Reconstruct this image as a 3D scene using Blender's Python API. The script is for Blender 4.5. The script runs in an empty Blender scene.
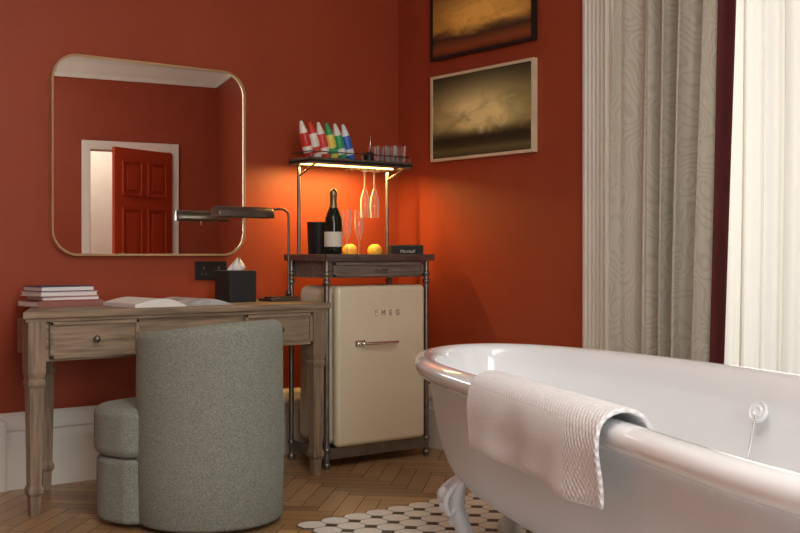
import bpy, bmesh, math, random
from mathutils import Vector, Matrix
random.seed(3)
S = bpy.context.scene
COL = S.collection
try:
    S.view_settings.view_transform = 'Standard'
    S.view_settings.look = 'None'
except Exception: pass

# ------------------------------------------------------------------ materials
def newmat(name):
    m = bpy.data.materials.new(name); m.use_nodes = True
    return m, m.node_tree, m.node_tree.nodes['Principled BSDF']
def mat(name, col, rough=0.5, metal=0.0, var=0.0, vscale=8, bump=0.0, bscale=60, stretch=(1,1,1), trans=0.0, ior=1.45, emis=None, es=0, coat=0, sheen=0):
    m, nt, b = newmat(name)
    b.inputs['Base Color'].default_value = (*col, 1)
    b.inputs['Roughness'].default_value = rough
    b.inputs['Metallic'].default_value = metal
    b.inputs['Transmission Weight'].default_value = trans
    b.inputs['IOR'].default_value = ior
    b.inputs['Coat Weight'].default_value = coat
    b.inputs['Sheen Weight'].default_value = sheen
    if emis:
        b.inputs['Emission Color'].default_value = (*emis, 1)
        b.inputs['Emission Strength'].default_value = es
    if var or bump:
        tc = nt.nodes.new('ShaderNodeTexCoord'); mp = nt.nodes.new('ShaderNodeMapping')
        mp.inputs['Scale'].default_value = stretch
        nt.links.new(tc.outputs['Object'], mp.inputs['Vector'])
    if var:
        n = nt.nodes.new('ShaderNodeTexNoise'); n.inputs['Scale'].default_value = vscale; n.inputs['Detail'].default_value = 6
        r = nt.nodes.new('ShaderNodeValToRGB')
        r.color_ramp.elements[0].position = 0.3; r.color_ramp.elements[1].position = 0.7
        r.color_ramp.elements[0].color = (*[c*(1-var) for c in col], 1)
        r.color_ramp.elements[1].color = (*[min(1, c*(1+var)) for c in col], 1)
        nt.links.new(mp.outputs[0], n.inputs['Vector']); nt.links.new(n.outputs[0], r.inputs[0])
        nt.links.new(r.outputs[0], b.inputs['Base Color'])
    if bump:
        n2 = nt.nodes.new('ShaderNodeTexNoise'); n2.inputs['Scale'].default_value = bscale; n2.inputs['Detail'].default_value = 3
        bp = nt.nodes.new('ShaderNodeBump'); bp.inputs['Strength'].default_value = bump; bp.inputs['Distance'].default_value = 0.01
        nt.links.new(mp.outputs[0], n2.inputs['Vector']); nt.links.new(n2.outputs[0], bp.inputs['Height'])
        nt.links.new(bp.outputs[0], b.inputs['Normal'])
    return m

M_wall = mat('red_paint', (0.315, 0.050, 0.016), 0.5, var=0.07, vscale=3, bump=0.08, bscale=150)
M_ceil = mat('ceiling_paint', (0.80, 0.78, 0.74), 0.8, var=0.02)
M_trim = mat('cream_trim', (0.78, 0.75, 0.67), 0.45, var=0.03, vscale=3)
M_desk = mat('weathered_oak', (0.27, 0.20, 0.13), 0.5, var=0.42, vscale=9, bump=0.15, bscale=40, stretch=(0.6, 8, 8))
M_deskv = mat('weathered_oak_v', (0.24, 0.175, 0.115), 0.5, var=0.38, vscale=9, bump=0.15, bscale=40, stretch=(8, 8, 0.6))
M_metal = mat('gunmetal', (0.22, 0.20, 0.175), 0.38, 0.85, var=0.2, vscale=20)
M_greyw = mat('grey_wood', (0.17, 0.135, 0.105), 0.5, var=0.35, vscale=9, stretch=(0.6, 8, 8))
M_brass = mat('brass', (0.76, 0.60, 0.36), 0.3, 1.0, var=0.05)
M_chrome = mat('chrome', (0.8, 0.8, 0.8), 0.12, 1.0, var=0.02)
M_cream = mat('cream_enamel', (0.74, 0.67, 0.48), 0.22, var=0.015, vscale=2, coat=0.6)
M_black = mat('black_plastic', (0.012, 0.012, 0.014), 0.4, var=0.1)
M_blackm = mat('black_leather', (0.02, 0.019, 0.02), 0.55, bump=0.2, bscale=200, var=0.1)
M_enamel = mat('white_enamel', (0.90, 0.93, 0.95), 0.08, var=0.01, vscale=2, coat=0.7)
M_tubext = mat('tub_paint', (0.76, 0.81, 0.85), 0.38, var=0.02, vscale=3)
def thin_glass():
    m, nt, b = newmat('clear_glass'); L = nt.links.new
    t = nt.nodes.new('ShaderNodeBsdfTransparent'); t.inputs[0].default_value = (.97, .98, .97, 1)
    g = nt.nodes.new('ShaderNodeBsdfGlossy'); g.inputs['Roughness'].default_value = .12
    d = nt.nodes.new('ShaderNodeBsdfDiffuse'); d.inputs[0].default_value = (.95, .95, .92, 1)
    lw = nt.nodes.new('ShaderNodeLayerWeight'); lw.inputs[0].default_value = .28
    y = nt.nodes.new('ShaderNodeMixShader'); y.inputs[0].default_value = .55; L(g.outputs[0], y.inputs[1]); L(d.outputs[0], y.inputs[2])
    ad = nt.nodes.new('ShaderNodeMath'); ad.operation = 'MULTIPLY_ADD'; ad.inputs[1].default_value = .9; ad.inputs[2].default_value = .06; L(lw.outputs['Fresnel'], ad.inputs[0])
    x = nt.nodes.new('ShaderNodeMixShader'); L(ad.outputs[0], x.inputs[0]); L(t.outputs[0], x.inputs[1]); L(y.outputs[0], x.inputs[2])
    L(x.outputs[0], nt.nodes['Material Output'].inputs[0]); return m
M_glass = thin_glass()
M_bottle = mat('bottle_glass', (0.010, 0.016, 0.010), 0.08, var=0.1)
M_foil = mat('dark_gold_foil', (0.30, 0.23, 0.12), 0.35, 0.8, var=0.2)
M_label = mat('paper_label', (0.75, 0.70, 0.60), 0.6, var=0.05)
M_paper = mat('paper', (0.80, 0.78, 0.75), 0.6, var=0.05, vscale=6)
M_orange = mat('orange_peel', (0.98, 0.55, 0.08), 0.4, bump=0.2, bscale=200, var=0.08)
M_dkred = mat('burgundy_band', (0.09, 0.012, 0.014), 0.7, var=0.1)

def fabric(name, c1, c2, scale, bump=0.5, sheen=0.2):
    m, nt, b = newmat(name)
    b.inputs['Roughness'].default_value = 0.95
    b.inputs['Sheen Weight'].default_value = sheen
    tc = nt.nodes.new('ShaderNodeTexCoord')
    n = nt.nodes.new('ShaderNodeTexNoise'); n.inputs['Scale'].default_value = scale; n.inputs['Detail'].default_value = 4; n.inputs['Roughness'].default_value = 0.8
    r = nt.nodes.new('ShaderNodeValToRGB'); r.color_ramp.elements[0].position = .35; r.color_ramp.elements[1].position = .65
    r.color_ramp.elements[0].color = (*c1, 1); r.color_ramp.elements[1].color = (*c2, 1)
    bp = nt.nodes.new('ShaderNodeBump'); bp.inputs['Strength'].default_value = bump; bp.inputs['Distance'].default_value = 0.004
    L = nt.links.new
    L(tc.outputs['Object'], n.inputs['Vector']); L(n.outputs[0], r.inputs[0]); L(r.outputs[0], b.inputs['Base Color'])
    L(n.outputs[0], bp.inputs['Height']); L(bp.outputs[0], b.inputs['Normal'])
    return m
M_tweed = fabric('sage_tweed', (0.125, 0.138, 0.108), (0.32, 0.345, 0.285), 190, 0.6, 0.1)
M_towel = fabric('terry', (0.76, 0.76, 0.77), (0.90, 0.90, 0.90), 220, 0.9)
def waffle_mat():
    m, nt, b = newmat('waffle_border'); L = nt.links.new
    b.inputs['Roughness'].default_value = .95
    tc = nt.nodes.new('ShaderNodeTexCoord')
    v = nt.nodes.new('ShaderNodeTexVoronoi'); v.inputs['Scale'].default_value = 1.0; v.inputs['Randomness'].default_value = .15
    mp = nt.nodes.new('ShaderNodeMapping'); mp.inputs['Rotation'].default_value = (0, 0, .78); L(tc.outputs['UV'], mp.inputs[0]); L(mp.outputs[0], v.inputs['Vector'])
    r = nt.nodes.new('ShaderNodeValToRGB'); r.color_ramp.elements[0].color = (.92, .92, .92, 1); r.color_ramp.elements[1].color = (.62, .62, .63, 1); r.color_ramp.elements[1].position = .75
    L(v.outputs['Distance'], r.inputs[0]); L(r.outputs[0], b.inputs['Base Color'])
    bp = nt.nodes.new('ShaderNodeBump'); bp.invert = True; bp.inputs['Strength'].default_value = 1; bp.inputs['Distance'].default_value = .004
    L(v.outputs['Distance'], bp.inputs['Height']); L(bp.outputs[0], b.inputs['Normal'])
    return m
M_waffle = waffle_mat()

def curtain_mat():
    m, nt, b = newmat('patterned_linen'); L = nt.links.new
    b.inputs['Roughness'].default_value = 0.9
    tc = nt.nodes.new('ShaderNodeTexCoord')
    n = nt.nodes.new('ShaderNodeTexNoise'); n.inputs['Scale'].default_value = 3.0; n.inputs['Detail'].default_value = 1
    mx = nt.nodes.new('ShaderNodeMixRGB'); mx.blend_type = 'ADD'; mx.inputs[0].default_value = .9
    L(tc.outputs['UV'], n.inputs['Vector']); L(tc.outputs['UV'], mx.inputs[1]); L(n.outputs['Color'], mx.inputs[2])
    v = nt.nodes.new('ShaderNodeTexVoronoi'); v.inputs['Scale'].default_value = 2.2
    L(mx.outputs[0], v.inputs['Vector'])
    ml = nt.nodes.new('ShaderNodeMath'); ml.operation = 'MULTIPLY'; ml.inputs[1].default_value = 75; L(v.outputs['Distance'], ml.inputs[0])
    sn = nt.nodes.new('ShaderNodeMath'); sn.operation = 'SINE'; L(ml.outputs[0], sn.inputs[0])
    r = nt.nodes.new('ShaderNodeValToRGB'); r.color_ramp.elements[0].position = .2; r.color_ramp.elements[1].position = .9
    r.color_ramp.elements[0].color = (0.51, 0.465, 0.38, 1); r.color_ramp.elements[1].color = (0.445, 0.40, 0.32, 1)
    L(sn.outputs[0], r.inputs[0]); L(r.outputs[0], b.inputs['Base Color'])
    bp = nt.nodes.new('ShaderNodeBump'); bp.inputs['Strength'].default_value = 0.25; bp.inputs['Distance'].default_value = 0.002
    L(sn.outputs[0], bp.inputs['Height']); L(bp.outputs[0], b.inputs['Normal'])
    return m
M_curt = curtain_mat()
def sheer_mat():
    m, nt, b = newmat('sheer_voile'); L = nt.links.new
    t = nt.nodes.new('ShaderNodeBsdfTransparent'); t.inputs[0].default_value = (1, .97, .92, 1)
    tr = nt.nodes.new('ShaderNodeBsdfTranslucent'); tr.inputs[0].default_value = (0.68, 0.61, 0.49, 1)
    d = nt.nodes.new('ShaderNodeBsdfDiffuse'); d.inputs[0].default_value = (0.8, 0.74, 0.64, 1)
    a = nt.nodes.new('ShaderNodeMixShader'); a.inputs[0].default_value = 0.4
    lw = nt.nodes.new('ShaderNodeLayerWeight'); lw.inputs[0].default_value = .5
    mr = nt.nodes.new('ShaderNodeMapRange'); mr.inputs[3].default_value = .70; mr.inputs[4].default_value = .98
    L(lw.outputs['Facing'], mr.inputs[0])
    c = nt.nodes.new('ShaderNodeMixShader'); L(mr.outputs[0], c.inputs[0])
    L(tr.outputs[0], a.inputs[1]); L(d.outputs[0], a.inputs[2]); L(t.outputs[0], c.inputs[1]); L(a.outputs[0], c.inputs[2])
    L(c.outputs[0], nt.nodes['Material Output'].inputs[0])
    return m
M_sheer = sheer_mat()

# ------------------------------------------------------------------ builders
def grp(name, loc=(0, 0, 0), rz=0):
    e = bpy.data.objects.new(name, None); COL.objects.link(e)
    e.location = loc; e.rotation_euler = (0, 0, rz); e.empty_display_size = 0.1
    return e
def finish(name, bm, mats, parent=None, smooth=False, bevel=0, seg=3, loc=None, rot=None):
    me = bpy.data.meshes.new(name); bm.normal_update(); bm.to_mesh(me); bm.free()
    o = bpy.data.objects.new(name, me); COL.objects.link(o)
    for mm in (mats if isinstance(mats, (list, tuple)) else [mats]): me.materials.append(mm)
    if smooth:
        for p in me.polygons: p.use_smooth = True
    if bevel:
        md = o.modifiers.new('bev', 'BEVEL'); md.width = bevel; md.segments = seg; md.limit_method = 'ANGLE'; md.angle_limit = math.radians(40)
        if seg > 3:
            for p in me.polygons: p.use_smooth = True
            wn = o.modifiers.new('wn', 'WEIGHTED_NORMAL')
    if loc: o.location = loc
    if rot: o.rotation_euler = rot
    if parent: o.parent = parent
    return o
def bm_box(bm, x0, x1, y0, y1, z0, z1, mi=0):
    vs = [bm.verts.new(p) for p in [(x0,y0,z0),(x1,y0,z0),(x1,y1,z0),(x0,y1,z0),(x0,y0,z1),(x1,y0,z1),(x1,y1,z1),(x0,y1,z1)]]
    for f in [(0,3,2,1),(4,5,6,7),(0,1,5,4),(1,2,6,5),(2,3,7,6),(3,0,4,7)]:
        fc = bm.faces.new([vs[i] for i in f]); fc.material_index = mi
def box(name, x0, x1, y0, y1, z0, z1, m, parent=None, bevel=0, seg=3, loc=None, rot=None):
    bm = bmesh.new(); bm_box(bm, x0, x1, y0, y1, z0, z1)
    return finish(name, bm, m, parent, bevel=bevel, seg=seg, loc=loc, rot=rot)
def boxes(name, lst, m, parent=None, bevel=0):
    bm = bmesh.new()
    for b in lst: bm_box(bm, *b)
    return finish(name, bm, m, parent, bevel=bevel)
def loft(name, rings, mats, parent=None, closed_ring=True, cap=False, smooth=True, closed_path=False, mis=None, uvs=None):
    bm = bmesh.new(); R = [[bm.verts.new(p) for p in r] for r in rings]
    n = len(R[0]); cnt = len(R) if closed_path else len(R)-1
    ul = bm.loops.layers.uv.new('UVMap') if uvs else None
    for i in range(cnt):
        a, b = R[i], R[(i+1) % len(R)]
        for j in range(n if closed_ring else n-1):
            k = (j+1) % n
            f = bm.faces.new([a[j], a[k], b[k], b[j]])
            if mis: f.material_index = mis(i, j)
            if uvs:
                for lp, (q, w) in zip(f.loops, [(i,j),(i,k),(i+1,k),(i+1,j)]): lp[ul].uv = uvs(q, w)
    if cap:
        bm.faces.new(list(reversed(R[0]))); bm.faces.new(R[-1])
    bmesh.ops.recalc_face_normals(bm, faces=bm.faces)
    return finish(name, bm, mats, parent, smooth=smooth)
def lathe(name, prof, loc, m, parent=None, n=28, rot=None, mis=None):
    rings = [[(r*math.cos(2*math.pi*k/n), r*math.sin(2*math.pi*k/n), z) for k in range(n)] for r, z in prof]
    o = loft(name, rings, m, parent, cap=False, mis=mis)
    o.location = loc
    if rot: o.rotation_euler = rot
    return o
def tube(name, pts, r, m, parent=None, smooth_path=False, n=12):
    cu = bpy.data.curves.new(name, 'CURVE'); cu.dimensions = '3D'; cu.bevel_depth = r; cu.bevel_resolution = 3; cu.use_fill_caps = True
    if smooth_path:
        sp = cu.splines.new('NURBS'); sp.points.add(len(pts)-1); sp.use_endpoint_u = True; sp.order_u = 3; sp.resolution_u = 8
    else:
        sp = cu.splines.new('POLY'); sp.points.add(len(pts)-1)
    for i, p in enumerate(pts): sp.points[i].co = (*p, 1)
    tmp = bpy.data.objects.new('tmp', cu); COL.objects.link(tmp)
    bpy.context.view_layer.update()
    me = bpy.data.meshes.new_from_object(tmp.evaluated_get(bpy.context.evaluated_depsgraph_get()))
    bpy.data.objects.remove(tmp); bpy.data.curves.remove(cu)
    me.name = name; me.materials.clear(); me.materials.append(m)
    for p in me.polygons: p.use_smooth = True
    o = bpy.data.objects.new(name, me); COL.objects.link(o)
    if parent: o.parent = parent
    return o
def prism(name, pts, z0, z1, m, parent=None, bevel=0, seg=3, smooth=False):
    bm = bmesh.new()
    a = [bm.verts.new((x, y, z0)) for x, y in pts]; b = [bm.verts.new((x, y, z1)) for x, y in pts]
    n = len(pts)
    for i in range(n): bm.faces.new([a[i], a[(i+1)%n], b[(i+1)%n], b[i]])
    bm.faces.new(list(reversed(a))); bm.faces.new(b)
    bmesh.ops.recalc_face_normals(bm, faces=bm.faces)
    return finish(name, bm, m, parent, bevel=bevel, seg=seg, smooth=smooth)
def rrect(w, h, r, n=10):
    out = []
    for cx, cy, a0 in [(w/2-r, h/2-r, 0), (-w/2+r, h/2-r, 90), (-w/2+r, -h/2+r, 180), (w/2-r, -h/2+r, 270)]:
        for k in range(n+1):
            a = math.radians(a0+90*k/n); out.append((cx+r*math.cos(a), cy+r*math.sin(a)))
    return out

# ------------------------------------------------------------------ room
XL, YB, ZC = -4.6, -6.0, 3.0
boxes('wall_back', [(XL-.2, .25, 0, .2, 0, ZC)], M_wall)
WY0, WY1, WZ0, WZ1 = -1.51, -3.25, 0.15, 2.65
boxes('wall_right', [(0,.25,WY0,0,0,ZC),(0,.25,YB-.2,WY1,0,ZC),(0,.25,WY1,WY0,WZ1,ZC),(0,.25,WY1,WY0,0,WZ0)], M_wall)
boxes('wall_left', [(XL-.2, XL, YB-.2, 0, 0, ZC)], M_wall)
DX0, DX1, DZ = -1.30, -0.50, 2.02
VX0, VX1, VZ0, VZ1 = -4.2, -2.3, .5, 2.6  # opening of the invented rear window, cut to let fill light in
boxes('wall_front', [(XL-.2, VX0, YB-.2, YB, 0, ZC),(VX1, DX0, YB-.2, YB, 0, ZC),(VX0, VX1, YB-.2, YB, 0, VZ0),(VX0, VX1, YB-.2, YB, VZ1, ZC),(DX1, 0, YB-.2, YB, 0, ZC),(DX0, DX1, YB-.2, YB, DZ, ZC)], M_wall)
boxes('ceiling', [(XL-.2, .25, YB-.2, .2, ZC, ZC+.1)], M_ceil)

def cornice(name, ax, lo, hi, wall, sgn):
    prof = [(0, 2.70), (.02, 2.70), (.03, 2.74), (.05, 2.77), (.09, 2.84), (.15, 2.90), (.2, 2.92), (.2, 2.95), (.23, 2.97), (.23, 3.0), (0, 3.0)]
    rings = []
    for e in (lo, hi):
        rings.append([((e, wall+sgn*d, z) if ax == 'x' else (wall+sgn*d, e, z)) for d, z in prof])
    return loft(name, rings, M_trim, cap=True, smooth=False)
cornice('trim_1', 'x', XL, 0, 0, -1); cornice('trim_2', 'x', XL, 0, YB, 1)
cornice('trim_3', 'y', YB, 0, 0, -1); cornice('trim_4', 'y', YB, 0, XL, 1)

def base(name, ax, lo, hi, wall, sgn):
    prof = [(0, 0), (.03, 0), (.03, .20), (.024, .21), (.024, .245), (.034, .255), (.034, .27), (.026, .285), (.018, .31), (.008, .326), (0, .326)]
    rings = []
    for e in (lo, hi):
        rings.append([((e, wall+sgn*d, z) if ax == 'x' else (wall+sgn*d, e, z)) for d, z in prof])
    return loft(name, rings, M_trim, cap=True, smooth=False)
base('baseboard_back', 'x', XL, 0, 0, -1)
base('baseboard_right', 'y', -1.38, 0, 0, -1)
base('baseboard_left', 'y', YB, 0, XL, 1)
base('baseboard_front', 'x', XL, -1.39, YB, 1)
box('trim_5', -2.40, -2.13, -.055, 0, 0, .30, M_trim, bevel=.006)

def build_floor():
    m, nt, b = newmat('herringbone_oak'); L = nt.links.new
    b.inputs['Roughness'].default_value = 0.33
    at = nt.nodes.new('ShaderNodeAttribute'); at.attribute_name = 'rnd'
    uv = nt.nodes.new('ShaderNodeUVMap'); uv.uv_map = 'UVMap'
    mp = nt.nodes.new('ShaderNodeMapping'); mp.inputs['Scale'].default_value = (3, 40, 1)
    n = nt.nodes.new('ShaderNodeTexNoise'); n.inputs['Scale'].default_value = 1.5; n.inputs['Detail'].default_value = 5
    r = nt.nodes.new('ShaderNodeValToRGB')
    r.color_ramp.elements[0].color = (0.17, 0.088, 0.034, 1); r.color_ramp.elements[1].color = (0.56, 0.35, 0.165, 1)
    ma = nt.nodes.new('ShaderNodeMath'); ma.operation = 'MULTIPLY_ADD'; ma.inputs[1].default_value = .55
    mb = nt.nodes.new('ShaderNodeMath'); mb.operation = 'MULTIPLY'; mb.inputs[1].default_value = .45
    L(uv.outputs[0], mp.inputs[0]); L(mp.outputs[0], n.inputs['Vector'])
    L(n.outputs[0], mb.inputs[0]); L(at.outputs['Fac'], ma.inputs[0]); L(mb.outputs[0], ma.inputs[2]); L(ma.outputs[0], r.inputs[0])
    L(r.outputs[0], b.inputs['Base Color'])
    dark = mat('floor_gap', (0.04, 0.025, 0.012), 0.8, var=.1)
    W, N = 0.075, 5; g = 0.0014
    bm = bmesh.new(); uvl = bm.loops.layers.uv.new('UVMap'); rl = bm.faces.layers.float.new('rnd')
    c, s = math.cos(math.radians(45)), math.sin(math.radians(45)); cx, cy = -2.3, -3.0
    def quad(x0, x1, y0, y1, hor):
        x0, x1, y0, y1 = x0*W+g, x1*W-g, y0*W+g, y1*W-g
        P = [(x0,y0),(x1,y0),(x1,y1),(x0,y1)]
        Q = [(cx+c*x-s*y, cy+s*x+c*y) for x, y in P]
        if not any(XL <= q[0] <= 0 and YB <= q[1] <= 0 for q in Q): return
        f = bm.faces.new([bm.verts.new((q[0], q[1], 0)) for q in Q]); f[rl] = random.random()
        ox, oy = random.random()*20, random.random()*20
        for lp, p in zip(f.loops, P):
            lp[uvl].uv = ((p[0] if hor else p[1])+ox, (p[1] if hor else p[0])+oy)
    for k in range(-65, 65):
        for mm in range(-10, 11):
            quad(k+2*N*mm, k+2*N*mm+N, k, k+1, True)
            quad(k+2*N*mm, k+2*N*mm+1, k-2*N+1, k-N+1, False)
    for co, no in [((XL,0,0),(-1,0,0)),((0,0,0),(1,0,0)),((0,YB,0),(0,-1,0)),((0,0,0),(0,1,0))]:
        bmesh.ops.bisect_plane(bm, geom=bm.verts[:]+bm.edges[:]+bm.faces[:], plane_co=co, plane_no=no, clear_outer=True)
    bm_box(bm, XL-.2, .25, YB-.2, .2, -.06, -.0015, 1)
    finish('floor', bm, [m, dark])
build_floor()

def build_tiles():
    Mw = mat('white_tile', (0.82, 0.82, 0.80), 0.25, var=.04, vscale=6)
    Mb = mat('black_tile', (0.02, 0.02, 0.023), 0.25, var=.1)
    Mg = mat('grout', (0.12, 0.115, 0.105), 0.9, var=.1)
    bm = bmesh.new(); p = .104; c = .028; g = .0025
    def inside(x, y): return y < -1.235 and y > -4.6 and x > -1.50-max(0, (-y-1.5))*.6 and x < -.06
    cells = set()
    for i in range(-34, 0):
        for j in range(-48, -9):
            x, y = i*p+.02, j*p+.02
            if not inside(x, y): continue
            cells.add((i, j))
            h = p/2-g; cc = c
            pts = [(h,-h+cc),(h,h-cc),(h-cc,h),(-h+cc,h),(-h,h-cc),(-h,-h+cc),(-h+cc,-h),(h-cc,-h)]
            f = bm.faces.new([bm.verts.new((x+a, y+b, .0045)) for a, b in pts]); f.material_index = 0
            h2 = p/2+g
            pts2 = [(h2,-h+cc-g),(h2,h-cc+g),(h-cc+g,h2),(-h+cc-g,h2),(-h2,h-cc+g),(-h2,-h+cc-g),(-h+cc-g,-h2),(h-cc+g,-h2)]
            f = bm.faces.new([bm.verts.new((x+a, y+b, .0036)) for a, b in pts2]); f.material_index = 2
            pr = [bm.verts.new((x+a, y+b, .0036)) for a, b in pts2]; pb = [bm.verts.new((x+a, y+b, 0.0002)) for a, b in pts2]
            for k in range(8):
                f = bm.faces.new([pb[k], pb[(k+1)%8], pr[(k+1)%8], pr[k]]); f.material_index = 2
    for i, j in cells:
        if (i-1, j) in cells and (i, j-1) in cells and (i-1, j-1) in cells:
            x, y = (i-.5)*p+.02, (j-.5)*p+.02; d = c-.002
            for dd, z, mi in [(c+.003, .0038, 2), (d-.002, .0047, 1)]:
                f = bm.faces.new([bm.verts.new((x+a*dd, y+b*dd, z)) for a, b in [(1,0),(0,1),(-1,0),(0,-1)]]); f.material_index = mi
    finish('tile_floor_inlay', bm, [Mw, Mb, Mg])
build_tiles()

def architrave(name, y0, y1):
    bm = bmesh.new(); bm_box(bm, -.03, 0, min(y0,y1), max(y0,y1), 0, 2.72)
    lo, hi = min(y0, y1), max(y0, y1); n = 6; w = (hi-lo-.03)/n
    for k in range(n):
        yc = lo+.015+w*(k+.5); ring = 8
        a = [bm.verts.new((-.03-.016*math.sin(math.pi*t/ring), yc-w*.42*math.cos(math.pi*t/ring), .36)) for t in range(ring+1)]
        b = [bm.verts.new((v.co.x, v.co.y, 2.72)) for v in a]
        for t in range(ring): bm.faces.new([a[t], a[t+1], b[t+1], b[t]])
        bm.faces.new(a)
    bm_box(bm, -.05, 0, lo-.005, hi+.005, 0, .36)
    bmesh.ops.recalc_face_normals(bm, faces=bm.faces)
    return finish(name, bm, M_trim)
architrave('trim_6', -1.375, -1.545); architrave('trim_7', -3.25, -3.42)
box('trim_8', -.05, 0, -3.44, -1.36, 2.65, 2.70, M_trim, bevel=.01)
M_pane = newmat('pane')[0]
def pane():
    nt = M_pane.node_tree; L = nt.links.new
    t = nt.nodes.new('ShaderNodeBsdfTransparent'); g = nt.nodes.new('ShaderNodeBsdfGlossy'); g.inputs['Roughness'].default_value = 0
    lw = nt.nodes.new('ShaderNodeFresnel'); x = nt.nodes.new('ShaderNodeMixShader')
    L(lw.outputs[0], x.inputs[0]); L(t.outputs[0], x.inputs[1]); L(g.outputs[0], x.inputs[2]); L(x.outputs[0], nt.nodes['Material Output'].inputs[0])
pane()
win = grp('window_1', (0.14, (WY0+WY1)/2, 0))
wy = (WY0-WY1)/2
boxes('sash_frame', [(-.03,.03,-wy,-wy+.07,WZ0,WZ1),(-.03,.03,wy-.07,wy,WZ0,WZ1),(-.03,.03,-wy,wy,WZ0,WZ0+.09),(-.03,.03,-wy,wy,WZ1-.07,WZ1),(-.025,.025,-.02,.02,WZ0,WZ1)], M_trim, win)
box('glazing', -.003, .003, -wy+.06, wy-.06, WZ0+.08, WZ1-.06, M_pane, win)
fill_win = grp('added_fill_window', ((VX0+VX1)/2, YB-.1, 0)); vw = (VX1-VX0)/2  # invented window behind the camera, added to carry the fill light
boxes('fill_window_sash', [(-vw,-vw+.07,-.03,.03,VZ0,VZ1),(vw-.07,vw,-.03,.03,VZ0,VZ1),(-vw,vw,-.03,.03,VZ0,VZ0+.08),(-vw,vw,-.03,.03,VZ1-.07,VZ1),(-vw,vw,-.035,.035,1.5,1.56),(-.02,.02,-.02,.02,VZ0,VZ1)], M_trim, fill_win)
box('fill_window_glazing', -vw+.06, vw-.06, -.003, .003, VZ0+.08, VZ1-.06, M_pane, fill_win)

def curtain(name, x0, ya, yb, z0, z1, amp, waves, mats, band=None, slant=0.0, seed=0, thick=.004, fold=1.0):
    NY, NZ = 260, 26; rnd = random.Random(seed)
    ph = [rnd.random()*6.28 for _ in range(6)]
    bm = bmesh.new(); uvl = bm.loops.layers.uv.new('UVMap'); G = []
    for iz in range(NZ+1):
        tz = iz/NZ; z = z0+(z1-z0)*tz; row = []
        for iy in range(NY+1):
            t = iy/NY
            ph0 = 2*math.pi*waves*(t+.05*math.sin(2*math.pi*t*1.3+ph[0])+.014*math.sin(tz*3+ph[1]))
            k = .8+.35*math.sin(t*7+ph[2]+tz*1.2)
            x = x0+amp*k*math.sin(ph0)+amp*.25*math.sin(2.3*ph0+ph[3]+tz)
            if band and t > band: x = x*(.35)+.65*(x0-amp*.9)
            y = ya+(yb-ya)*t*(1)+.012*math.cos(ph0)*fold+slant*(1-tz)*t
            row.append(bm.verts.new((x, y, z)))
        G.append(row)
    for iz in range(NZ):
        for iy in range(NY):
            f = bm.faces.new([G[iz][iy], G[iz][iy+1], G[iz+1][iy+1], G[iz+1][iy]])
            for lp, (a, b) in zip(f.loops, [(iy,iz),(iy+1,iz),(iy+1,iz+1),(iy,iz+1)]):
                lp[uvl].uv = (a/NY*1.6, b/NZ*2.6)
            if band and iy/NY > band: f.material_index = 1
    o = finish(name, bm, mats, smooth=True)
    if thick:
        md = o.modifiers.new('sol', 'SOLIDIFY'); md.thickness = thick
    return o
curtain('drape_curtain', -.16, -1.64, -2.30, .012, 2.6, .050, 5.5, [M_curt, M_dkred], band=.895, slant=.10, seed=4)
curtain('sheer_curtain', -.05, -1.62, -3.2, .02, 2.6, .026, 13, [M_sheer], seed=9, thick=0)
rod = grp('curtain_rod', (-.13, -2.40, 2.64))
tube('pole', [(0, -.98, 0), (0, 1.0, 0)], .012, M_brass, rod)
for yy in (-.92, .95): tube('bracket', [(0, yy, 0), (.13, yy, 0)], .008, M_brass, rod)

# door in the front wall (seen in mirror)
M_door = mat('door_red', (0.50, 0.06, 0.022), 0.3, var=.03)
boxes('trim_9', [(DX0-.085, DX0, YB, YB+.03, 0, DZ+.085),(DX1, DX1+.085, YB, YB+.03, 0, DZ+.085),(DX0, DX1, YB, YB+.03, DZ, DZ+.085)], M_trim, bevel=.008)
door = grp('door_1', (DX1-.01, YB+.02, 0), math.radians(-36))
dbm = bmesh.new(); bm_box(dbm, -.77, 0, 0, .04, .01, DZ-.01)
for (a, b) in [(-.68, -.42), (-.35, -.09)]:
    for (c0, c1) in [(.2, .75), (.88, 1.45), (1.56, 1.9)]:
        for q in [(a,b,c0,c0+.02),(a,b,c1-.02,c1),(a,a+.02,c0,c1),(b-.02,b,c0,c1)]:
            bm_box(dbm, q[0], q[1], .04, .058, q[2], q[3]); bm_box(dbm, q[0], q[1], -.012, 0, q[2], q[3])
        bm_box(dbm, a+.055, b-.055, .04, .054, c0+.055, c1-.055)
finish('panelled_leaf', dbm, M_door, door, bevel=.004)
lathe('knob', [(.0, 0), (.02, .0), (.01, .02), (.028, .045), (.02, .065), (.0, .07)], (-.71, .04, 1.0), M_brass, door, rot=(-math.pi/2, 0, 0))
M_hall = mat('hall_paint', (0.62, 0.58, 0.50), 0.7, var=.03)
boxes('wall_hallway', [(-2.4,.6,YB-1.7,YB-1.6,0,2.6),(-2.5,-2.4,YB-1.7,YB-.2,0,2.6),(.6,.7,YB-1.7,YB-.2,0,2.6)], M_hall)
boxes('ceiling_hallway', [(-2.4,.6,YB-1.6,YB-.2,2.6,2.7)], M_hall)
boxes('floor_hallway', [(-2.4,.6,YB-1.6,YB-.2,-.06,0)], mat('hall_floor', (.3,.2,.12), .5, var=.2))

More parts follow.
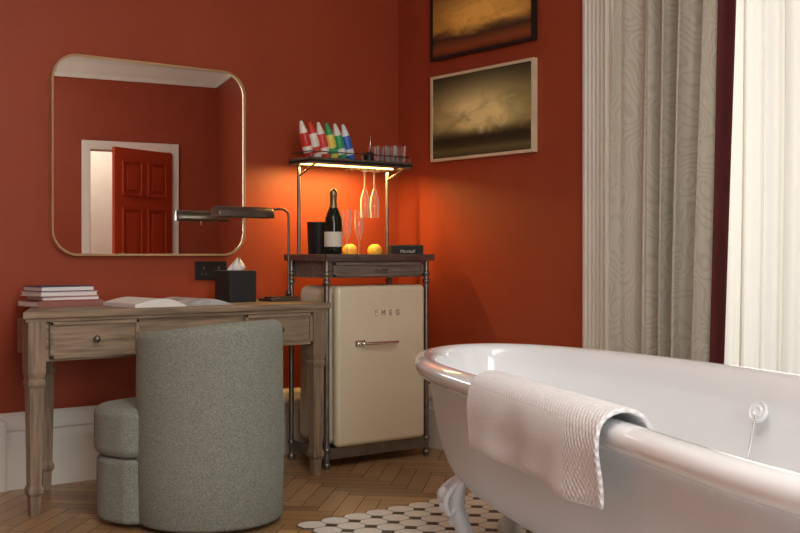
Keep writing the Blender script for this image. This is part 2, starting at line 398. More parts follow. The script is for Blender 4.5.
# ------------------------------------------------------------------ mirror
mir = grp('wall_mirror', (-1.449, 0, 1.441))
W, H = .968, .892
out = rrect(W, H, .12, 14); inn = rrect(W-.022, H-.022, .11, 14)
rings = [[(x, -.002, z) for x, z in out], [(x, -.034, z) for x, z in out], [(x*.996, -.037, z*.996) for x, z in out], [(x, -.037, z) for x, z in inn], [(x, -.024, z) for x, z in inn]]
o = loft('brass_frame', rings, M_brass, mir, smooth=False)
mm, nt, b = newmat('silvered_glass')
gl = nt.nodes.new('ShaderNodeBsdfGlossy'); gl.inputs['Roughness'].default_value = 0.0; gl.inputs['Color'].default_value = (.92, .92, .91, 1)
cb = nt.nodes.new('ShaderNodeCombineXYZ'); an = math.radians(9)
cb.inputs[0].default_value = -math.sin(an); cb.inputs[1].default_value = -math.cos(an)
nt.links.new(cb.outputs[0], gl.inputs['Normal']); nt.links.new(gl.outputs[0], nt.nodes['Material Output'].inputs[0])
bm = bmesh.new(); vs = [bm.verts.new((x, -.026, z)) for x, z in inn]; f = bm.faces.new(vs)
bm.normal_update()
if f.normal.y > 0: bmesh.ops.reverse_faces(bm, faces=[f])
finish('mirror_glass', bm, mm, mir)

ol = grp('wall_socket', (-1.14, 0, .925))
box('plate', -.085, .085, -.009, 0, -.044, .044, M_black, ol, bevel=.003)
for xx in (-.04, .04):
    for q in [(xx-.004, xx+.004, .006, .02), (xx-.014, xx-.006, -.02, -.014), (xx+.006, xx+.014, -.02, -.014)]:
        box('pin_hole', q[0], q[1], -.0105, -.009, q[2], q[3], M_metal, ol)

# ------------------------------------------------------------------ paintings
def painting(name, y0, y1, z0, z1, fmat, stops, hz, gcol, seed, fw=.014, thr=.2):
    g = grp(name, (0, (y0+y1)/2, (z0+z1)/2)); w = abs(y1-y0)/2; h = (z1-z0)/2
    boxes('frame', [(-.03,-.002,-w,-w+fw,-h,h),(-.03,-.002,w-fw,w,-h,h),(-.03,-.002,-w+fw,w-fw,-h,-h+fw),(-.03,-.002,-w+fw,w-fw,h-fw,h)], fmat, g)
    m, nt, b = newmat(name+'_canvas'); L = nt.links.new
    b.inputs['Roughness'].default_value = .5; b.inputs['Specular IOR Level'].default_value = .2
    tc = nt.nodes.new('ShaderNodeTexCoord'); sp = nt.nodes.new('ShaderNodeSeparateXYZ'); L(tc.outputs['Object'], sp.inputs[0])
    mp = nt.nodes.new('ShaderNodeMapping'); mp.inputs['Scale'].default_value = (1, 2.2, 5); mp.inputs['Location'].default_value = (seed, seed, 0); L(tc.outputs['Object'], mp.inputs[0])
    n = nt.nodes.new('ShaderNodeTexNoise'); n.inputs['Scale'].default_value = 2.2; n.inputs['Detail'].default_value = 8; n.inputs['Roughness'].default_value = .65; n.inputs['Distortion'].default_value = .6; L(mp.outputs[0], n.inputs['Vector'])
    def math_(op, a, bb, c=None):
        q = nt.nodes.new('ShaderNodeMath'); q.operation = op
        for i, v in enumerate([a, bb, c]):
            if v is None: continue
            if isinstance(v, (int, float)): q.inputs[i].default_value = v
            else: L(v, q.inputs[i])
        return q.outputs[0]
    zn = math_('MULTIPLY_ADD', sp.outputs[2], .5/h, .5)
    nz = math_('SUBTRACT', n.outputs[0], .5)
    zz = math_('MULTIPLY_ADD', nz, .09, zn)
    zq = math_('MULTIPLY_ADD', nz, .30, zn)
    r = nt.nodes.new('ShaderNodeValToRGB'); L(zz, r.inputs[0])
    cr = r.color_ramp; cr.elements[0].position = stops[0][0]; cr.elements[0].color = (*stops[0][1], 1)
    cr.elements[1].position = stops[-1][0]; cr.elements[1].color = (*stops[-1][1], 1)
    for p, c in stops[1:-1]:
        e = cr.elements.new(p); e.color = (*c, 1)
    dy = math_('MULTIPLY', sp.outputs[1], 1/(w*.78)); dz = math_('MULTIPLY', math_('SUBTRACT', zq, hz), 1/.25)
    dd = math_('ADD', math_('MULTIPLY', dy, dy), math_('MULTIPLY', dz, dz))
    gg = math_('MULTIPLY', math_('POWER', 2.718, math_('MULTIPLY', dd, -1)), math_('MULTIPLY_ADD', n.outputs[0], 3.2, -.5))
    mrn = nt.nodes.new('ShaderNodeMapRange'); L(zz, mrn.inputs[0]); mrn.inputs[1].default_value = thr; mrn.inputs[2].default_value = thr+.12
    gm = math_('MULTIPLY', gg, mrn.outputs[0])
    cl = nt.nodes.new('ShaderNodeClamp'); L(gm, cl.inputs[0])
    mx = nt.nodes.new('ShaderNodeMixRGB'); L(cl.outputs[0], mx.inputs[0]); L(r.outputs[0], mx.inputs[1]); mx.inputs[2].default_value = (*gcol, 1)
    L(mx.outputs[0], b.inputs['Base Color'])
    bm = bmesh.new(); bm_box(bm, -.024, -.004, -w+fw*.8, w-fw*.8, -h+fw*.8, h-fw*.8)
    finish('canvas', bm, m, g)
M_gframe = mat('pale_gilt_frame', (0.70, 0.60, 0.40), .4, .1, var=.1)
M_bframe = mat('black_frame', (0.015, 0.012, 0.010), .35, var=.1)
painting('landscape_painting', -1.066, -.312, 1.482, 1.922, M_gframe,
         [(0, (.035, .030, .015)), (.10, (.15, .12, .045)), (.16, (.06, .045, .02)), (.22, (.035, .028, .014)), (.30, (.08, .06, .02)), (.38, (.25, .19, .055)), (.6, (.19, .15, .05)), (.85, (.075, .062, .03)), (1, (.035, .03, .018))], .52, (.95, .78, .34), 1.3, thr=.24)
painting('landscape_painting.001', -1.066, -.312, 2.005, 2.46, M_bframe,
         [(0, (.07, .015, .010)), (.10, (.28, .07, .02)), (.17, (.15, .05, .02)), (.22, (.045, .02, .015)), (.28, (.10, .04, .02)), (.34, (.42, .18, .03)), (.7, (.26, .11, .03)), (1, (.05, .03, .016))], .42, (1.0, .55, .12), 4.1, thr=.2)

# ------------------------------------------------------------------ desk
desk = grp('writing_desk', (-1.537, -.3, 0)); ox, oy = 1.55, .3
TZ = .785
prism('top', [(-2.265+ox, -.60+oy), (-.86+ox, -.60+oy), (-.86+ox, -.03+oy), (-2.02+ox, -.03+oy)], TZ-.028, TZ, M_desk, desk, bevel=.005)
prism('top_moulding', [(-2.25+ox, -.588+oy), (-.872+ox, -.588+oy), (-.872+ox, -.04+oy), (-2.01+ox, -.04+oy)], TZ-.04, TZ-.028, M_desk, desk)
def leg(name, x, y):
    prof = [(.034, TZ-.04), (.034, .55), (.028, .525), (.033, .515), (.033, .505), (.027, .49), (.022, .12), (.028, .105), (.028, .09), (.020, .075), (.017, .0)]
    rings = [[(x+ox+sx*r, y+oy+sy*r, z) for sx, sy in [(-1,-1),(1,-1),(1,1),(-1,1)]] for r, z in prof]
    loft(name, rings, M_deskv, desk, cap=True, smooth=False)
leg('leg_1', -2.205, -.552); leg('leg_2', -.915, -.552); leg('leg_3', -.915, -.09); leg('leg_4', -1.99, -.09)
boxes('apron', [(-1.79+ox, -.94+ox, -.57+oy, -.552+oy, .675, TZ-.04), (-2.18+ox, -1.785+ox, -.568+oy, -.552+oy, .59, TZ-.04),
                (-.93+ox, -.905+ox, -.55+oy, -.1+oy, .64, TZ-.04), (-1.97+ox, -.93+ox, -.1+oy, -.08+oy, .64, TZ-.04)], M_desk, desk)
def drawer(nm, x0, x1, z0, z1, y, par, m, oxx, oyy, knob=True):
    bm = bmesh.new(); t = .014
    bm_box(bm, x0+oxx, x1+oxx, y+oyy, y+oyy+.012, z0, z1)
    for q in [(x0,x1,z0,z0+t),(x0,x1,z1-t,z1),(x0,x0+t,z0,z1),(x1-t,x1,z0,z1)]:
        bm_box(bm, q[0]+oxx, q[1]+oxx, y+oyy-.010, y+oyy, q[2], q[3])
    finish(nm, bm, m, par, bevel=.002)
    if knob:
        lathe(nm+'_knob', [(0, 0), (.007, 0), (.006, .012), (.014, .02), (.012, .03), (0, .033)], ((x0+x1)/2+oxx, y+oyy, (z0+z1)/2), M_metal, par, rot=(math.pi/2, 0, 0))
drawer('drawer_1', -2.155, -1.79, .60, .742, -.58, desk, M_desk, ox, oy)
drawer('drawer_2', -1.30, -.955, .60, .742, -.58, desk, M_desk, ox, oy)
boxes('drawer_boxes', [(-2.15+ox, -1.80+ox, -.55+oy, -.2+oy, .60, .74), (-1.29+ox, -.96+ox, -.55+oy, -.2+oy, .60, .74)], M_desk, desk)

# books
bk = grp('book_stack', (-1.955, -.20, TZ), math.radians(4))
cols = [((.30,.13,.10), .29,.20,.026), ((.42,.10,.10), .25,.18,.018), ((.66,.50,.46), .26,.18,.020), ((.04,.06,.15), .24,.17,.022)]
z = 0
for i, (c, w, d, h) in enumerate(cols):
    m = mat('cover_%d' % i, c, .5, var=.1); dx = [-.0, .012, -.004, -.006][i]
    a = [.03, -.05, .06, .04][i]
    def rb(nm, x0, x1, y0, y1, z0, z1, m):
        o = box(nm, x0, x1, y0, y1, z0, z1, m, bk, bevel=.0015); o.rotation_euler = (0, 0, a); o.location = (dx, 0, 0)
    rb('cover_top', -w/2, w/2, -d/2, d/2, z+h-.003, z+h, m); rb('cover_bottom', -w/2, w/2, -d/2, d/2, z, z+.003, m)
    if i in (0,): rb('spine', -w/2, w/2, -d/2, -d/2+.003, z, z+h, m)
    rb('pages', -w/2+.004, w/2-.004, -d/2+.004, d/2-.006, z+.003, z+h-.003, M_paper)
    z += h
mg = grp('open_magazine', (-1.555, -.40, TZ), math.radians(3))
for side in (-1, 1):
    rings = []
    for k in range(19):
        t = k/18; xx = side*t*.235; zz = .004+.030*math.sin(math.pi*min(1, t*1.05))*(1-.35*t) + (.012 if side < 0 else .0)*t
        rings.append([(xx, -.15, zz), (xx, .15, zz), (xx, .15, .0005), (xx, -.15, .0005)])
    pg = mat('printed_page_%d' % (side+1), (.82, .80, .76) if side < 0 else (.42, .41, .40), .4, var=.45 if side > 0 else .06, vscale=9)
    loft('pages_left' if side < 0 else 'pages_right', rings, pg, mg, cap=True, smooth=False)

tb = grp('tissue_box', (-1.15, -.26, TZ))
box('cube', -.07, .07, -.07, .07, 0, .145, M_blackm, tb, bevel=.004)
bm = bmesh.new(); n = 20; R = []
for k, (r, zz) in enumerate([(.028, .144), (.03, .155), (.022, .17), (.008, .185)]):
    R.append([bm.verts.new(((r*(1+.3*math.sin(3*a*6.28/n+k)))*math.cos(a*6.28/n)*1.3+.01*k*.5, r*(1+.3*math.cos(4*a*6.28/n+k))*.6*math.sin(a*6.28/n), zz+.006*math.sin(5*a*6.28/n)*k)) for a in range(n)])
for i in range(3):
    for j in range(n): bm.faces.new([R[i][j], R[i][(j+1)%n], R[i+1][(j+1)%n], R[i+1][j]])
bm.faces.new(R[-1])
finish('tissue', bm, M_paper, tb, smooth=True)

# desk lamp
lp = grp('desk_lamp', (-.90, -.32, TZ))
M_bronze = mat('bronze', (.16, .135, .115), .34, .8, var=.2, vscale=12)
box('base', -.13, .03, -.06, .06, 0, .014, M_bronze, lp, bevel=.004)
box('base_step', -.11, .02, -.045, .045, .014, .022, M_bronze, lp, bevel=.003)
tube('stem', [(0, 0, .02), (0, 0, .36), (0, 0, .415), (-.03, 0, .43), (-.06, 0, .43), (-.10, 0, .425)], .0055, M_bronze, lp, smooth_path=True)
lathe('collar', [(0, 0), (.014, 0), (.014, .02), (.009, .03), (.0, .03)], (0, 0, .022), M_bronze, lp)
rings = []
for xx, rr in [(-.39, .030), (-.39, .036), (-.385, .038), (-.105, .038), (-.10, .036), (-.10, .030)]:
    rings.append([(xx, rr*math.cos(a), .400+rr*.95*math.sin(a)) for a in [math.radians(-25+230*k/20) for k in range(21)]])
sh = loft('shade', rings, M_bronze, lp, closed_ring=False); md = sh.modifiers.new('s', 'SOLIDIFY'); md.thickness = .003
for nm, xx in (('end_cap_1', -.39), ('end_cap_2', -.102)):
    bm = bmesh.new(); f = bm.faces.new([bm.verts.new((xx, .036*math.cos(a), .400+.035*math.sin(a))) for a in [math.radians(-25+230*k/20) for k in range(21)]])
    o = finish(nm, bm, M_bronze, lp); md = o.modifiers.new('s', 'SOLIDIFY'); md.thickness = .003
tube('bulb', [(-.37, 0, .400), (-.13, 0, .400)], .009, mat('opal_tube', (.35,.30,.22), .4, var=.02), lp)
tube('switch_rod', [(-.25, -.02, .39), (-.25, -.02, .365)], .0025, M_brass, lp)

# ------------------------------------------------------------------ chair
ch = grp('barrel_chair', (-1.692, -1.02, 0), math.radians(20))
def shell():
    R, T = .238, .036
    a0, a1 = 148, 392
    rings = []
    def ring(a, tsc, ext):
        cx, cy = R*math.cos(a), R*math.sin(a); nx, ny = math.cos(a), math.sin(a); tx, ty = -math.sin(a), math.cos(a)
        dev = abs(math.degrees(a)-270)/122
        s_ = min(1, max(0, (dev-.15)/.85)); s_ = s_*s_*(3-2*s_)
        drop = .040*s_
        th = T*tsc; pts = []
        sec = [(-1, .03), (-1, .2), (-1, .68)]
        for q in range(9):
            g = math.pi*q/8; sec.append((-math.cos(g), .725+.035*math.sin(g)*max(.3, tsc)))
        sec += [(1, .68), (1, .2), (1, .03), (.85, .018), (-.85, .018)]
        for s, z in sec:
            bul = .006*math.sin(math.pi*z/.74)*(1 if s > 0 else -1)
            d = s*th+bul*tsc
            zz = z-(.012*(1-tsc))*(z > .3)
            if z > .3: zz -= drop*(z/.75)
            pts.append((cx+nx*d+tx*ext, cy+ny*d+ty*ext, zz))
        return pts
    for k in range(5):
        g = math.pi/2*k/5; rings.append(ring(math.radians(a0), max(.05, math.sin(g)), -T*math.cos(g)))
    for k in range(61): rings.append(ring(math.radians(a0+(a1-a0)*k/60), 1, 0))
    for k in range(4, -1, -1):
        g = math.pi/2*k/5; rings.append(ring(math.radians(a1), max(.05, math.sin(g)), T*math.cos(g)))
    loft('back_shell', rings, M_tweed, ch, cap=True)
shell()
def seatplan(r, w, yf, rr):
    pts = []
    for k in range(25):
        a = math.radians(160+220*k/24); pts.append((r*math.cos(a), r*math.sin(a)))
    pts.append((w, .15))
    for k in range(9):
        a = math.radians(0+90*k/8); pts.append((w-rr+rr*math.cos(a), yf-rr+rr*math.sin(a)))
    for k in range(9):
        a = math.radians(90+90*k/8); pts.append((-w+rr+rr*math.cos(a), yf-rr+rr*math.sin(a)))
    pts.append((-w, .15))
    return pts
prism('seat_cushion', seatplan(.225, .29, .41, .17), .255, .440, M_tweed, ch, bevel=.05, seg=6)
prism('seat_base', seatplan(.225, .283, .40, .165), .015, .252, M_tweed, ch, bevel=.02, seg=5)

# ------------------------------------------------------------------ bar cart with fridge
ct = grp('bar_cart', (-.485, -.32, 0)); cx, cy = .5, .32
def P(x, y, z): return (x+cx, y+cy, z)
XA, XB, YF, YK = -.805, -.207, -.476, -.17
for i, (x, y) in enumerate([(XA, YF), (XB, YF), (XA, YK), (XB, YK)]):
    tube('post_%d' % (i+1), [P(x, y, 0.0), P(x, y, .975)], .0125, M_metal, ct)
    for zz in (.02, .09, .87, .91):
        lathe('collar_%d' % (i+1), [(.0125, -.012), (.018, -.010), (.018, .010), (.0125, .012)], P(x, y, zz), M_metal, ct)
boxes('lower_shelf', [(XA+cx, XB+cx, YF+cy, YK+cy, .06, .075), (XA+cx, XB+cx, YF-.006+cy, YF+.006+cy, .045, .098), (XA-.006+cx, XA+.006+cx, YF+cy, YK+cy, .045, .098), (XB-.006+cx, XB+.006+cx, YF+cy, YK+cy, .045, .098)], M_metal, ct)
boxes('tray', [(XA-.025+cx, XB+.03+cx, YF-.03+cy, YK+.03+cy, .972, .984), (XA-.025+cx, XB+.03+cx, YF-.03+cy, YF-.022+cy, .984, 1.004), (XA-.025+cx, XB+.03+cx, YK+.022+cy, YK+.03+cy, .984, 1.004),
      (XA-.025+cx, XA-.017+cx, YF-.03+cy, YK+.03+cy, .984, 1.004), (XB+.022+cx, XB+.03+cx, YF-.03+cy, YK+.03+cy, .984, 1.004)], M_metal, ct, bevel=.002)
boxes('drawer_case', [(XA+.014+cx, XB-.014+cx, YF+.004+cy, YK+cy, .892, .972)], M_greyw, ct)
drawer('cart_drawer', XA+.03, XB-.03, .897, .965, YF-.006, ct, M_greyw, cx, cy, knob=False)
tube('pull', [P(-.53, YF-.016, .93), P(-.53, YF-.03, .93), P(-.47, YF-.03, .93), P(-.47, YF-.016, .93)], .004, M_metal, ct)
SX0, SX1, SY0, SY1, SZ = -.82, -.20, -.36, -.17, 1.445
for i, x in enumerate((-.775, -.235)):
    tube('hutch_post_%d' % (i+1), [P(x, -.19, .984), P(x, -.19, SZ+.03)], .009, M_metal, ct)
    lathe('hutch_collar_%d' % (i+1), [(.009, 0), (.015, 0), (.015, .02), (.009, .02)], P(x, -.19, .984), M_metal, ct)
    tube('bracket_%d' % (i+1), [P(x, -.19, SZ-.06), P(x, -.34, SZ-.005)], .005, M_metal, ct)
boxes('upper_shelf', [(SX0+cx, SX1+cx, SY0+cy, SY1+cy, SZ, SZ+.012), (SX0+cx, SX1+cx, SY0+cy, SY0+.008+cy, SZ-.008, SZ+.022), (SX0+cx, SX1+cx, SY1-.008+cy, SY1+cy, SZ-.008, SZ+.022), (SX0+cx, SX0+.008+cx, SY0+cy, SY1+cy, SZ-.008, SZ+.022), (SX1-.008+cx, SX1+cx, SY0+cy, SY1+cy, SZ-.008, SZ+.022)], M_metal, ct, bevel=.002)
tube('gallery_rail', [P(SX0+.01, SY0+.01, SZ+.05), P(SX1-.01, SY0+.01, SZ+.05), P(SX1-.01, SY1-.01, SZ+.05), P(SX0+.01, SY1-.01, SZ+.05), P(SX0+.01, SY0+.01, SZ+.05)], .003, M_metal, ct)
for i in range(7):
    x = SX0+.01+(SX1-SX0-.02)*i/6
    tube('rail_pin_%d' % i, [P(x, SY0+.01, SZ+.02), P(x, SY0+.01, SZ+.05)], .002, M_metal, ct)
for i, x in enumerate([-.50, -.46, -.42, -.38, -.34, -.30]):
    tube('stemware_rail_%d' % i, [P(x, SY0+.02, SZ-.018), P(x, SY1-.02, SZ-.018)], .0025, M_metal, ct)
M_led = mat('led_strip', (1, .8, .5), .5, emis=(1, .58, .16), es=10)
box('led_strip', SX0+.03+cx, SX1-.03+cx, -.235+cy, -.225+cy, SZ-.006, SZ-.0005, M_led, ct)
ld = bpy.data.lights.new('shelf_light', 'AREA'); ld.shape = 'RECTANGLE'; ld.size = .56; ld.size_y = .02; ld.energy = 8.5; ld.color = (1, .60, .17)
lo = bpy.data.objects.new('shelf_light', ld); COL.objects.link(lo); lo.parent = ct; lo.location = P(-.5, -.21, SZ-.02); lo.rotation_euler = (math.radians(8), 0, 0)

fg = grp('mini_fridge', (-.488, -.32, .075)); 
FX0, FX1 = -.268, .262
for q in [(-.22, -.1), (.22, -.1), (-.22, .1), (.22, .1)]:
    lathe('foot', [(0, 0), (.018, 0), (.018, .026), (0, .026)], (q[0], q[1], 0), M_black, fg, n=16)
box('body', FX0, FX1, -.135, .155, .024, .780, M_cream, fg, bevel=.045, seg=8)
box('gasket', FX0+.02, FX1-.02, -.145, -.13, .04, .765, M_black, fg, bevel=.006)
box('door', FX0, FX1, -.195, -.143, .024, .780, M_cream, fg, bevel=.024, seg=8)
tube('handle', [(-.145, -.195, .507), (-.145, -.222, .507), (-.115, -.228, .507), (.0, -.23, .507), (.065, -.225, .507)], .0085, M_chrome, fg, smooth_path=True)
box('handle_plate', -.170, -.110, -.203, -.194, .492, .522, M_chrome, fg, bevel=.004)
tx = bpy.data.curves.new('lt', 'FONT'); tx.body = 'SMEG'; tx.size = .036; tx.space_character = 2.1; tx.extrude = .003; tx.align_x = 'CENTER'
to = bpy.data.objects.new('lt', tx); COL.objects.link(to); bpy.context.view_layer.update()
me = bpy.data.meshes.new_from_object(to.evaluated_get(bpy.context.evaluated_depsgraph_get())); bpy.data.objects.remove(to)
me.materials.clear(); me.materials.append(M_chrome)
o = bpy.data.objects.new('lettering', me); COL.objects.link(o); o.parent = fg; o.location = (.02, -.198, .637); o.rotation_euler = (math.pi/2, 0, 0)

# ------------------------------------------------------------------ things on the cart
TT = .9845
ib = grp('ice_bucket', (-.705, -.275, TT))
lathe('bucket', [(0, 0), (.042, 0), (.047, .01), (.053, .17), (.055, .175), (.050, .175), (.043, .015), (0, .012)], (0, 0, 0), M_black, ib)
cb_ = grp('champagne_bottle', (-.690, -.385, TT))
lathe('bottle', [(0, .008), (.02, 0), (.040, .003), (.043, .012), (.043, .165), (.040, .19), (.030, .22), (.018, .245), (.0155, .26), (.0155, .285)], (0, 0, 0), M_bottle, cb_)
lathe('foil', [(.0210, .238), (.0170, .255), (.0165, .295), (.019, .30), (.019, .312), (.0165, .325), (.008, .332), (0, .333)], (0, 0, 0), M_foil, cb_)
lathe('label', [(.0435, .055), (.0436, .056), (.0436, .125), (.0435, .126)], (0, 0, 0), M_label, cb_)
def flute(name, x, y):
    g = grp(name, (x, y, TT))
    lathe('glass', [(.031, .001), (.006, .007), (.004, .02), (.004, .085), (.010, .10), (.021, .135), (.024, .17), (.0215, .235), (.0222, .236)], (0, 0, 0), M_glass, g, n=24)
flute('champagne_flute', -.592, -.36); flute('champagne_flute.001', -.520, -.36)
def orange(name, x, y):
    g = grp(name, (x, y, TT))
    lathe('fruit', [(0, 0), (.014, .001), (.030, .012), (.038, .034), (.033, .055), (.018, .068), (.004, .070), (0, .068)], (0, 0, 0), M_orange, g)
    lathe('stalk', [(.004, .066), (.004, .072), (0, .073)], (0, 0, 0), M_metal, g, n=8)
orange('tangerine', -.505, -.26); orange('tangerine.001', -.365, -.28)
sk = grp('portable_speaker', (-.268, -.41, TT), math.radians(-28))
box('case', -.083, .083, -.032, .032, 0, .066, M_blackm, sk, bevel=.006)
box('grille', -.076, .076, -.0345, -.031, .006, .060, mat('grille_cloth', (.03,.03,.03), .9, var=.3, vscale=90), sk, bevel=.002)
tx = bpy.data.curves.new('lt2', 'FONT'); tx.body = 'Marshall'; tx.size = .022; tx.extrude = .001; tx.align_x = 'CENTER'; tx.shear = .3
to = bpy.data.objects.new('lt2', tx); COL.objects.link(to); bpy.context.view_layer.update()
me = bpy.data.meshes.new_from_object(to.evaluated_get(bpy.context.evaluated_depsgraph_get())); bpy.data.objects.remove(to)
me.materials.clear(); me.materials.append(M_label)
o = bpy.data.objects.new('script_badge', me); COL.objects.link(o); o.parent = sk; o.location = (0, -.0355, .027); o.rotation_euler = (math.pi/2, 0, 0)
for i, x in enumerate((-.42, -.36)):
    g = grp('hanging_champagne_flute' if i == 0 else 'hanging_champagne_flute.001', (x, -.27, SZ-.0215))
    lathe('glass', [(.031, -.001), (.006, -.008), (.004, -.02), (.004, -.085), (.010, -.10), (.021, -.135), (.024, -.17), (.0215, -.235), (.0222, -.236)], (0, 0, 0), M_glass, g, n=24)
mb = grp('miniature_bottles', (-.48, -.26, SZ+.0125))
bc = [(.62,.04,.03), (.85,.80,.70), (.70,.07,.05), (.85,.66,.12), (.05,.38,.14), (.05,.16,.58)]
cc_ = [(.85,.80,.70),(.65,.05,.03),(.85,.80,.68),(.05,.38,.14),(.80,.80,.74),(.75,.80,.82)]
for i, c in enumerate(bc):
    m = mat('mini_%d' % i, c, .3, var=.15); mc = mat('mini_cap_%d' % i, cc_[i], .4, var=.1)
    L_ = (-.270+i*.049, -.01, .014); rt = (0, math.radians(-16), 0)
    lathe('bottle_%d' % i, [(0, 0), (.018, 0), (.022, .01), (.024, .085), (.020, .12), (.012, .155), (.006, .178), (0, .18)], L_, m, mb, n=18, rot=rt)
    lathe('cap_%d' % i, [(.0206, .121), (.0127, .156), (.0068, .1785), (0, .181)], L_, mc, mb, n=18, rot=rt)
    lathe('wrap_%d' % i, [(.0232, .025), (.0240, .055)], L_, mc, mb, n=18, rot=rt)
tmb = grp('glass_tumblers', (-.275, -.26, SZ+.0125))
for i, (x, y) in enumerate([(-.06, .03), (0, -.03), (.05, .02), (.05, -.05), (-.01, .05)]):
    lathe('tumbler_%d' % i, [(0, .003), (.024, .003), (.028, .095), (.0286, .0955)], (x, y, 0), M_glass, tmb, n=22)
jar = grp('snack_jar', (-.405, -.285, SZ+.0125))
lathe('jar', [(0, 0), (.022, 0), (.024, .01), (.024, .05), (.02, .055), (0, .055)], (0, 0, 0), M_black, jar)
lathe('stirrer', [(0, .05), (.003, .05), (.003, .14), (0, .141)], (.008, 0, 0), M_chrome, jar, n=8)
cbg = grp('power_cables', (-.85, -.05, 0))
tube('cable_1', [(-.0, 0, .66), (.01, .0, .4), (-.02, .0, .15), (.03, 0, .02)], .005, M_black, cbg, smooth_path=True)

# ------------------------------------------------------------------ bathtub
RZ = .02
ctrl = [(-1.475,-1.98),(-1.22,-1.66),(-.85,-1.49),(-.69,-1.63),(-.66,-2.05),(-.73,-2.5),(-.85,-2.974),(-1.04,-3.5),(-1.3,-4.0),(-1.6,-4.25),(-1.95,-4.3),(-2.2,-4.15),(-2.245,-3.849),(-2.03,-3.365),(-1.735,-2.654),(-1.59,-2.281)]
def catmull(P, per=24):
    out = []; n = len(P)
    for i in range(n):
        p0, p1, p2, p3 = [Vector(P[(i+k) % n]) for k in (-1, 0, 1, 2)]
        for q in range(per):
            t = q/per
            out.append(.5*((2*p1)+(-p0+p2)*t+(2*p0-5*p1+4*p2-p3)*t*t+(-p0+3*p1-3*p2+p3)*t**3))
    return out
raw = catmull(ctrl)
def resample(pts, n):
    L = [0]
    for i in range(len(pts)): L.append(L[-1]+(pts[(i+1) % len(pts)]-pts[i]).length)
    T = L[-1]; out = []; j = 0
    for k in range(n):
        d = T*k/n
        while L[j+1] < d: j += 1
        t = (d-L[j])/(L[j+1]-L[j]); out.append(pts[j].lerp(pts[(j+1) % len(pts)], t))
    return out
plan = resample(raw, 200)
for _ in range(110):
    plan = [(plan[i-1]+plan[i]*2+plan[(i+1) % 200])/4 for i in range(200)]
cen = sum(plan, Vector((0, 0)))/200
plan = [cen+(p-cen)*1.02 for p in plan]
s1, s2 = Vector((-1.12, -2.03)), Vector((-1.72, -3.80))
def toward(p, o):
    d = s2-s1; t = max(0, min(1, (p-s1).dot(d)/d.dot(d))); q = s1+d*t
    v = q-p; return p+v.normalized()*min(o, v.length*.93)
tub = grp('clawfoot_bathtub', (-1.45, -2.9, 0)); tox, toy = 1.45, 2.9
prof = [(.42,.172),(.32,.178),(.22,.20),(.14,.26),(.095,.36),(.07,.48),(.062,.560),(.052,.586),(.03,.588),(.008,.598),(-.002,.622),(.007,.643),(.030,.655),(.058,.651),(.077,.632),(.088,.58),(.104,.48),(.134,.36),(.19,.27),(.29,.235),(.42,.23)]
rings = []
for o_, z_ in prof: rings.append([(*((toward(p, o_) if o_ > 0 else p)+Vector((tox, toy))), z_+(RZ*.5 if z_ > .4 else 0)) for p in plan])
def mi_f(i, j): return 1 if i < 7 else 0
t_o = loft('tub_shell', rings, [M_enamel, M_tubext], tub, cap=True, mis=mi_f)
md = t_o.modifiers.new('ss', 'SUBSURF'); md.levels = 1; md.render_levels = 2
def claw(nm, x, y, ang):
    rings = []
    pathp = [(.05, .30, .055, .02), (.075, .25, .06, .03), (.085, .20, .05, .034), (.06, .14, .034, .03), (.035, .09, .028, .026), (.04, .055, .034, .034), (.055, .03, .042, .040), (.055, .0, .030, .030)]
    for r0, z, w, d in pathp:
        rings.append([(r0+d*math.cos(a), w*math.sin(a), z) for a in [2*math.pi*k/16 for k in range(16)]])
    o = loft(nm, rings, M_tubext, tub, cap=True); o.location = (x+tox, y+toy, 0); o.rotation_euler = (0, 0, ang)
    md = o.modifiers.new('ss', 'SUBSURF'); md.levels = 1; md.render_levels = 2
    for k in (-1, 0, 1):
        t = tube(nm+'_toe_%d' % (k+2), [(.06, k*.014, .06), (.09, k*.024, .045), (.105, k*.028, .014)], .013, M_tubext, tub, smooth_path=True)
        t.location = o.location; t.rotation_euler = o.rotation_euler
    for k in (-1, 1):
        t = tube(nm+'_scroll_%d' % (k+2), [(.06, k*.03, .28), (.11, k*.05, .25), (.12, k*.055, .20), (.095, k*.045, .17), (.085, k*.035, .20)], .010, M_tubext, tub, smooth_path=True)
        t.location = o.location; t.rotation_euler = o.rotation_euler
    for k, (x_, z_, r_) in enumerate([(.115, .235, .022), (.115, .19, .016), (.088, .145, .014)]):
        t = lathe(nm+'_leaf_%d' % k, [(0, -r_), (r_*.7, -r_*.7), (r_, 0), (r_*.7, r_*.7), (0, r_)], o.location, M_tubext, tub, n=12)
        t.location = Vector(o.location)+Matrix.Rotation(ang, 3, 'Z') @ Vector((x_, 0, z_))
claw('foot_1', -1.30, -2.10, math.radians(150)); claw('foot_2', -.98, -1.93, math.radians(60))
claw('foot_3', -1.93, -3.68, math.radians(200)); claw('foot_4', -1.45, -3.85, math.radians(-40))
dn = Vector((-1, .12, .35)).normalized()
q = dn.to_track_quat('Z', 'Y').to_euler()
lathe('overflow', [(0, .004), (.010, .004), (.011, .007), (.016, .007), (.017, .003), (.025, .003), (.027, .007), (.031, .005), (.032, -.004)], (-.960+tox, -2.905+toy, .555), M_enamel, tub, rot=q)
for k in range(16):
    tt_ = k/15
    lathe('chain_bead_%d' % k, [(0, -.005), (.0035, -.003), (.004, 0), (.0035, .003), (0, .005)], (-.980+tox-.035*tt_, -2.91+toy, .54-.11*tt_), M_chrome, tub, n=8)

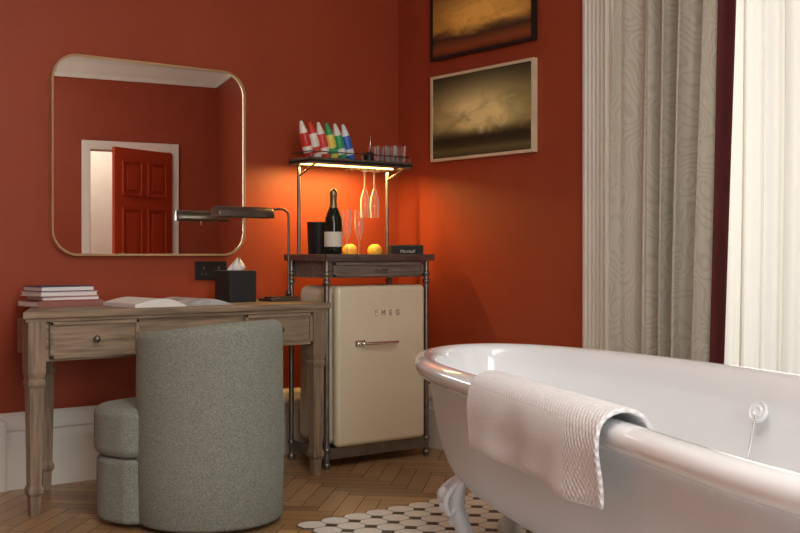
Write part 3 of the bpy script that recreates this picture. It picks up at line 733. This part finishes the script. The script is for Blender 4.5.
def near(pt): return min(range(200), key=lambda i: (plan[i]-Vector(pt)).length)
i0, i1 = near((-1.700, -2.54)), near((-2.015, -3.27))
idx = list(range(min(i0, i1), max(i0, i1)+1))
tw = grp('bath_towel', (-1.84, -2.9, 0))
fine = []
for a in range(len(idx)-1):
    for k in range(4): fine.append((plan[idx[a]].lerp(plan[idx[a+1]], k/4)))
fine.append(plan[idx[-1]])
if fine[0].y < fine[-1].y: fine.reverse()
tp = [(.118,.53),(.108,.57),(.098,.615),(.088,.648),(.062,.668),(.03,.672),(-.004,.660),(-.018,.638),(-.022,.605),(-.021,.58),(-.018,.555),(-.014,.53),(-.012,.505),(-.010,.472)]
def towel(nm, fine, tp, off):
    rings = []; N = len(fine)
    for j, p in enumerate(fine):
        t = j/(N-1); r = []
        for k, (o_, z_) in enumerate(tp):
            hang = max(0, (k-7))/6
            oo = o_-off-hang*.010*(math.sin(t*9+1)+.6*math.sin(t*21+k*.3))-.004*hang
            zz = z_+RZ*.5+off+.004*math.sin(t*14)*hang
            pp = toward(p, oo) if oo >= 0 else p+(p-toward(p, .05)).normalized()*(-oo)
            r.append((pp.x+1.84, pp.y+2.9, zz))
        rings.append(r)
    to_ = loft(nm, rings, [M_towel, M_waffle], tw, closed_ring=False, mis=lambda i, j: 1 if (i/(N-1) > .80 and j >= 3) or (j in (5, 6)) else 0, uvs=lambda i, j: (i/(N-1)*70, j*1.9))
    md = to_.modifiers.new('so', 'SOLIDIFY'); md.thickness = .011; md.offset = 1
    md = to_.modifiers.new('ss', 'SUBSURF'); md.levels = 1; md.render_levels = 1
towel('cloth', fine, tp, .002)

# ------------------------------------------------------------------ lights
w = bpy.data.worlds.new('World'); S.world = w; w.use_nodes = True
w.node_tree.nodes['Background'].inputs[0].default_value = (.88, .93, 1, 1); w.node_tree.nodes['Background'].inputs[1].default_value = 1.1
def area(name, loc, rot, sx, sy, e, col):
    l = bpy.data.lights.new(name, 'AREA'); l.shape = 'RECTANGLE'; l.size = sx; l.size_y = sy; l.energy = e; l.color = col
    o = bpy.data.objects.new(name, l); COL.objects.link(o); o.location = loc; o.rotation_euler = rot; return o
area('window_daylight', (1.3, -2.4, 1.8), (0, math.radians(90), 0), 3.0, 3.0, 118, (.97, .98, 1))
area('rear_fill', (-3.25, -7.1, 1.7), (math.radians(90), 0, 0), 2.6, 2.4, 175, (.95, .97, 1))  # added fill lamp, shines in through the made-up rear window
area('ceiling_fill', (-2.6, -3.2, 2.95), (0, 0, 0), 1.4, 1.4, 26, (1, .95, .87))  # added fill lamp below the ceiling, out of view, no fitting modelled
pl = bpy.data.lights.new('upper_fill', 'POINT'); pl.energy = 42; pl.color = (1, .95, .87); pl.shadow_soft_size = .22  # added unseen point lamp that brightens the ceiling and front wall
po = bpy.data.objects.new('upper_fill', pl); COL.objects.link(po); po.location = (-2.6, -4.1, 2.45)
pl = bpy.data.lights.new('hall_light', 'POINT'); pl.energy = 26; pl.color = (1, .94, .85); pl.shadow_soft_size = .1
po = bpy.data.objects.new('hall_light', pl); COL.objects.link(po); po.location = (-1.2, -6.9, 2.3)

# ------------------------------------------------------------------ camera
cd = bpy.data.cameras.new('camera'); cam = bpy.data.objects.new('camera', cd); COL.objects.link(cam)
cam.location = (-3.70, -4.77, 1.0)
cd.sensor_width = 36; cd.lens = 50.0; cd.shift_y = -11.5/800
fwd = Vector((.6143, .7891, 0)); cam.rotation_euler = fwd.to_track_quat('-Z', 'Y').to_euler()
S.camera = cam
